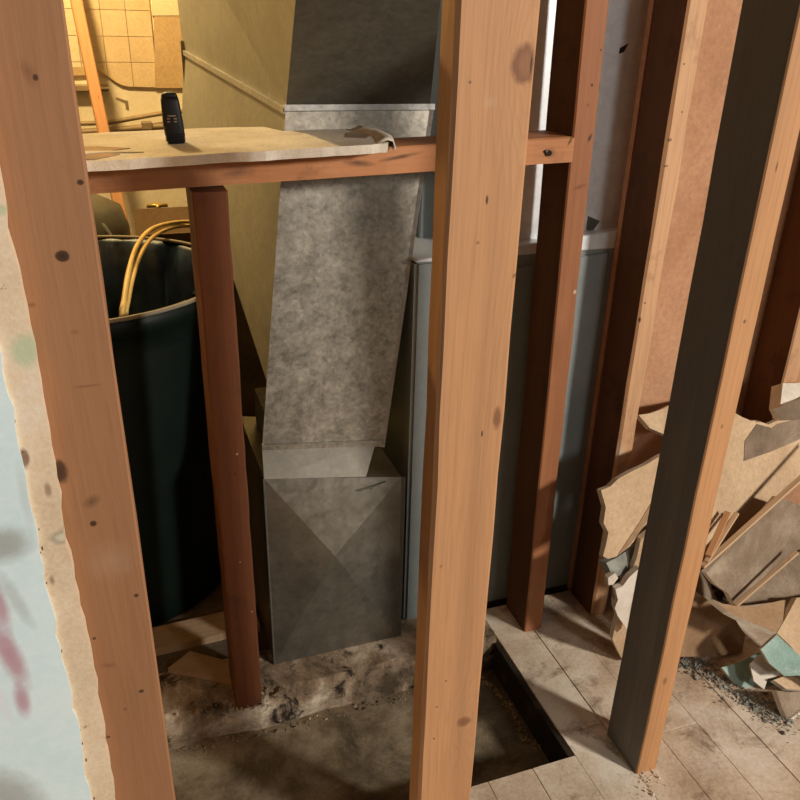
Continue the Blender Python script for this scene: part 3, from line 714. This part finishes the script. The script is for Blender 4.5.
o = from_bm('body', box_bm(-.19, .19, -.12, .12, 0, .56, .004), 'cardboard', crate)  # body enlarged and darkened to paint in the shade beside the duct
for s_ in (-1, 1):
    bm = box_bm(-.185, .185, -.06, .06, -.002, .002); o = from_bm('flap', bm, 'cardboard', crate, (0, s_ * .12, .60)); o.rotation_euler = (s_ * .9, 0, 0)
# planks on the cellar floor in front of the bin
def loose_plank(label, pts, th, mat):
    bm = bmesh.new(); poly_prism(bm, [Vector((x, y, th)) for x, y in pts], Vector((0, 0, -th + .0005)))
    o = from_bm('loose_plank', bm, [mat, mat]); tag(o, label, 'plank'); return o
M['oldplank'] = wood('old_pale_plank', (.36, .25, .155), axis=0, grime_lo=.6)
loose_plank('pale dusty plank lying flat at the foot of the bin', [(-.5, 1.292), (.185, 1.318), (.183, 1.384), (-.5, 1.36)], .018, 'oldplank')
p4 = [atZ(x, y, .012) for x, y in ((190, 651), (240, 664), (240, 682), (168, 668))]
loose_plank('short pale board offcut on the ground left of the short stud', [(p.x, p.y) for p in p4], .012, 'oldplank')

# ------------------------------------------------------------ RUBBLE PILE
def scrap(name, label, plane, poly, mats, th=.0115, jit=.003, step=.03, seed=0, cat='debris', bend=0):
    rnd = random.Random(seed)
    A, B_, C_ = (atY(*q) for q in plane)
    n = (B_ - A).cross(C_ - A).normalized()
    if n.dot(CAM - A) < 0: n = -n
    pts = [on_plane(px, py, A, n) for px, py in poly]
    cen = sum(pts, Vector()) / len(pts)
    out = []
    for a, b in zip(pts, pts[1:] + pts[:1]):
        L = (b - a).length; k = max(1, int(L / step)); side = (b - a).cross(n).normalized()
        for q in range(k):
            out.append(a.lerp(b, q / k) + side * rnd.uniform(-jit, jit))
    base = Vector((cen.x, cen.y, min(p.z for p in out)))
    root = empty(name, base); tag(root, label, cat, 'wallboard rubble')
    bm = bmesh.new(); poly_prism(bm, out, -n * th)
    lowz = min(v.co.z for v in bm.verts)
    bmesh.ops.triangulate(bm, faces=[f for f in bm.faces if len(f.verts) > 4])
    o = from_bm('board', bm, list(mats)); child_world(o, root)
    return root, A, n
def scrap_patch(info, poly, mat, name='torn_paper_or_shade', off=.0012):
    root, A, n = info; A2 = A + n * off
    bm = bmesh.new(); poly_prism(bm, [on_plane(px, py, A2, n) for px, py in poly], -n * (off * .8)); o = from_bm(name, bm, [mat, mat]); child_world(o, root)
P_, PB, PG = ('paper', 'core'), ('paper_brown', 'core'), ('paper_grey', 'core')
# back layer first
scrap('wallboard_scrap', 'thin tan board end poking up behind the sooty stud, highest on its left', ((640, 417, 1.15), (690, 395, 1.19), (660, 440, 1.13)), [(639, 416), (672, 405), (700, 398), (700, 430), (668, 437), (650, 428)], P_, seed=1)
big = scrap('wallboard_scrap', 'large curved tan wallboard sheet right of the sooty stud, top of the heap', ((739, 413, 1.10), (800, 470, 1.10), (706, 565, .97)),
      [(735, 412), (742, 416), (752, 422), (757, 421), (768, 424), (784, 417), (830, 402), (830, 450), (803, 474), (772, 502), (740, 531), (706, 566), (680, 560), (700, 480)], P_, seed=2, jit=.002)
scrap_patch(big, [(745, 441), (757, 424), (772, 428), (778, 424), (800, 418), (830, 410), (830, 425), (796, 441), (770, 452), (744, 461)], 'paper_grey')  # grey patch paints the shadow lying on the tan sheet
scrap('wallboard_scrap', 'cream broken block at the right edge, above the large tan sheet', ((783, 385, 1.11), (830, 382, 1.11), (783, 402, 1.09)), [(783, 384), (796, 383), (830, 380), (830, 396), (800, 399), (786, 403), (781, 406)], ('core', 'core'), .03, seed=3)
scrap('wallboard_scrap', 'dark brown splintered board lying across the top right of the heap', ((775, 412, 1.075), (830, 390, 1.075), (790, 425, 1.06)), [(773, 410), (790, 404), (830, 390), (830, 412), (796, 421), (778, 421)], PG, seed=4)
tn = scrap('wallboard_scrap', 'tan wallboard flap with ragged left edge, left of the sooty stud', ((604, 495, 1.02), (660, 455, 1.06), (606, 560, .98)),
      [(601, 490), (610, 486), (618, 478), (632, 470), (646, 464), (660, 455), (690, 445), (690, 470), (662, 500), (648, 522), (630, 546), (616, 556), (608, 559), (603, 556), (607, 545), (609, 532), (604, 523), (605, 508)], P_, seed=5, jit=.0025)
scrap_patch(tn, [(658, 497), (648, 520), (630, 545), (618, 555), (628, 540), (640, 522), (650, 505)], 'paper_brown')
scrap('wallboard_scrap', 'small grey plaster chunk under the tan flap left of the sooty stud', ((610, 560, 1.0), (640, 545, 1.02), (612, 575, .99)), [(606, 562), (616, 557), (634, 546), (650, 536), (640, 560), (628, 572), (616, 577), (610, 572)], ('crumb', 'crumb'), .02, seed=6)
scrap('wallboard_scrap', 'narrow tan board standing on end, hugging the left side of the sooty stud', ((640, 545, .99), (660, 545, .99), (618, 655, 1.0)), [(641, 540), (652, 532), (672, 520), (660, 600), (640, 660), (624, 660), (612, 639), (616, 618), (622, 600), (630, 576)], P_, seed=7)
scrap('wallboard_scrap', 'torn whitish paper-faced scrap low beside the left of the sooty stud', ((620, 580, .975), (645, 575, .975), (628, 640, .975)), [(616, 590), (622, 585), (630, 578), (640, 568), (642, 600), (632, 632), (624, 626), (618, 616), (615, 608), (618, 600)], ('whitepaper', 'core'), seed=8, jit=.004)
scrap('wallboard_scrap', 'tiny yellowish broken crumb left of the whitish torn scrap', ((609, 580, .985), (618, 575, .985), (612, 590, .985)), [(608, 578), (615, 573), (618, 578), (613, 585), (609, 585)], ('core', 'core'), .01, jit=.001, seed=9)
# laths and splinters
def lath(label, p, q, wd, th, mat='lath', cat='lath'):
    L = (q - p).length; o = from_bm('wood_lath', box_bm(-wd / 2, wd / 2, -th / 2, th / 2, 0, L, .001), mat, None, p)
    o.rotation_euler = (q - p).to_track_quat('Z', 'Y').to_euler(); tag(o, label, cat, 'laths in the rubble'); return o
lath('long straight tan lath crossing below the large tan sheet to the right edge', atY(702, 567, .94), atY(840, 443, 1.05), .011, .006)
lath('short splintered lath under the large tan sheet, steepest of the three', atY(708, 556, .935), atY(728, 512, 1.0), .012, .005, 'stud_tan')
lath('short splintered lath under the large tan sheet, middle of the three', atY(706, 562, .93), atY(737, 513, .995), .009, .005, 'lath')
# front layer
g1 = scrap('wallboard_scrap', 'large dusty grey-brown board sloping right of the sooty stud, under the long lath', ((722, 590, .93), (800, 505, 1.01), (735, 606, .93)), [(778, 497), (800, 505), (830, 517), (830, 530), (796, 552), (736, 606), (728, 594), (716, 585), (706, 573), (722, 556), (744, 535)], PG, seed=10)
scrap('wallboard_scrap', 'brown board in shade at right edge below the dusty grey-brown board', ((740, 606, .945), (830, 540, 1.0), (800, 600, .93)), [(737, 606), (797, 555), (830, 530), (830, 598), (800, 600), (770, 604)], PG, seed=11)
lath('slim lath along the lower edge of the dusty grey-brown board', atY(735, 606, .912), atY(797, 552, .955), .009, .006)
scrap('wallboard_scrap', 'brown board low beside the sooty stud with a white broken lower edge', ((683, 655, .955), (744, 653, .945), (715, 605, .985)), [(676, 657), (700, 656), (722, 655), (743, 653), (746, 634), (733, 615), (715, 604), (698, 594), (680, 600), (672, 630)], PB, .012, seed=12)
scrap('wallboard_scrap', 'warm brown tilted board with pale right edge, middle of the right heap', ((720, 606, .90), (795, 598, .92), (776, 632, .86)), [(713, 600), (722, 603), (740, 606), (770, 604), (795, 598), (790, 612), (776, 632), (764, 628), (742, 618), (728, 611)], PB, .012, seed=13)
scrap('wallboard_scrap', 'tan board at the right edge beside the warm brown tilted board', ((796, 600, .90), (830, 600, .90), (800, 655, .84)), [(797, 599), (830, 592), (830, 672), (800, 657), (778, 634)], P_, .012, seed=14)
scrap('wallboard_scrap', 'flat teal painted board strip at the right edge', ((765, 645, .86), (800, 665, .82), (790, 672, .82)), [(760, 648), (776, 636), (800, 655), (830, 672), (830, 690), (800, 676), (784, 677), (768, 664)], ('teal', 'core'), .010, seed=15)
scrap('wallboard_scrap', 'teal and white painted scrap at the foot of the heap, tilted forward', ((722, 668, .905), (770, 652, .90), (782, 712, .82)), [(722, 668), (740, 662), (758, 653), (772, 655), (778, 668), (776, 688), (783, 713), (776, 707), (762, 700), (750, 692), (734, 682)], ('teal', 'core'), .009, seed=16, jit=.004)
scrap('wallboard_scrap', 'white curled paper scrap lying over the teal painted scrap', ((752, 662, .875), (778, 660, .865), (765, 685, .84)), [(750, 664), (760, 653), (772, 655), (779, 664), (780, 676), (768, 680), (764, 690), (755, 681)], ('whitepaper', 'whitepaper'), .004, seed=17, jit=.003)
scrap('wallboard_scrap', 'tan ragged scrap at right edge under the teal strip', ((776, 682, .83), (830, 668, .84), (800, 692, .81)), [(774, 681), (786, 675), (800, 672), (830, 668), (830, 690), (800, 690), (786, 688)], P_, .010, seed=18)
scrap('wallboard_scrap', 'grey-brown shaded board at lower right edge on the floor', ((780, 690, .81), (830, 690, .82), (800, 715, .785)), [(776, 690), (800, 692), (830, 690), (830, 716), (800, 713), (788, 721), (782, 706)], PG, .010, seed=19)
scrap('wallboard_scrap', 'small pale splinter on the floor at the lower right edge', ((789, 721, .775), (830, 706, .79), (800, 722, .775)), [(788, 720), (800, 712), (830, 700), (830, 708), (800, 720), (792, 724)], ('core', 'core'), .006, seed=20, jit=.001)
# support heap beneath (dark dusty rubble)
def chunk_field(name, label, n, gen, smin, smax, mat, seed, cat='debris'):
    rnd = random.Random(seed); bm = bmesh.new()
    for k in range(n):
        x, y, z = gen(rnd); s = rnd.uniform(smin, smax) * (1 if rnd.random() < .88 else 2.6)
        r = bmesh.ops.create_icosphere(bm, subdivisions=1, radius=s)
        sc = Vector((rnd.uniform(.6, 1.7), rnd.uniform(.6, 1.4), rnd.uniform(.15, .6))); rot = Matrix.Rotation(rnd.uniform(0, 6), 3, Vector((rnd.random(), rnd.random(), rnd.random() + .1)).normalized())
        for v in r['verts']:
            c = Vector((v.co.x * sc.x, v.co.y * sc.y, v.co.z * sc.z)) * rnd.uniform(.75, 1.2); v.co = rot @ c + Vector((x, y, z + s * .35))
    o = from_bm(name, bm, mat); tag(o, label, cat); o['kind'] = 'stuff'; return o
def along(pts, spread):
    def f(r):
        k = r.randrange(len(pts) - 1); t = r.random(); a, b = pts[k], pts[k + 1]
        return (a[0] + (b[0] - a[0]) * t + r.gauss(0, spread), a[1] + (b[1] - a[1]) * t + r.gauss(0, spread), a[2] if len(a) > 2 else 0.0)
    return f
E_ = [(p.x, p.y) for p in (atZ(680, 662, 0), atZ(705, 668, 0), atZ(735, 690, 0), atZ(760, 708, 0), atZ(790, 722, 0))]
chunk_field('plaster_crumbs', 'grey plaster crumbs along the foot of the rubble heap', 1700, along(E_, .017), .0005, .0020, 'crumb', 31)
E2 = [(p.x, p.y) for p in (atZ(690, 640, 0), atZ(740, 655, 0), atZ(790, 690, 0))]
def heap(r):
    x = r.uniform(.95, 1.5); y = r.uniform(1.07, 1.19); return (x, y, r.uniform(0, .09))
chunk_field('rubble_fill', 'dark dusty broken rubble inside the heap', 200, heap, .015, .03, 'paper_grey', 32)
p_ = [atZ(x, y, PIT_D) for x, y in ((480, 678), (500, 695), (517, 718), (523, 738), (545, 752))]
chunk_field('debris_trail', 'yellowish crumbly debris trail along the pit edge', 420, along([(p.x, p.y, PIT_D) for p in p_], .005), .0006, .0022, 'insul', 33)
p_ = [atZ(x, y, PIT_D) for x, y in ((180, 750), (260, 735), (340, 712), (420, 690), (470, 676))]
chunk_field('pit_grit', 'grit and splinters under the rear sole plate', 320, along([(p.x, p.y, PIT_D) for p in p_], .008), .0006, .002, 'sill', 34)
p_ = [atZ(x, y, 0) for x, y in ((640, 780), (655, 772), (645, 800))]
chunk_field('floor_grit', 'splinters and grit around the foot of the sooty stud', 90, along([(p.x, p.y) for p in p_], .012), .0006, .0018, 'floor', 35)
p_ = [atZ(x, y, 0) for x, y in ((175, 705), (215, 712), (262, 702), (285, 690))]
chunk_field('mortar_clumps', 'grey mortar clumps on the sole plate round the short stud', 170, along([(p.x, p.y) for p in p_], .009), .0008, .003, 'sill', 36)
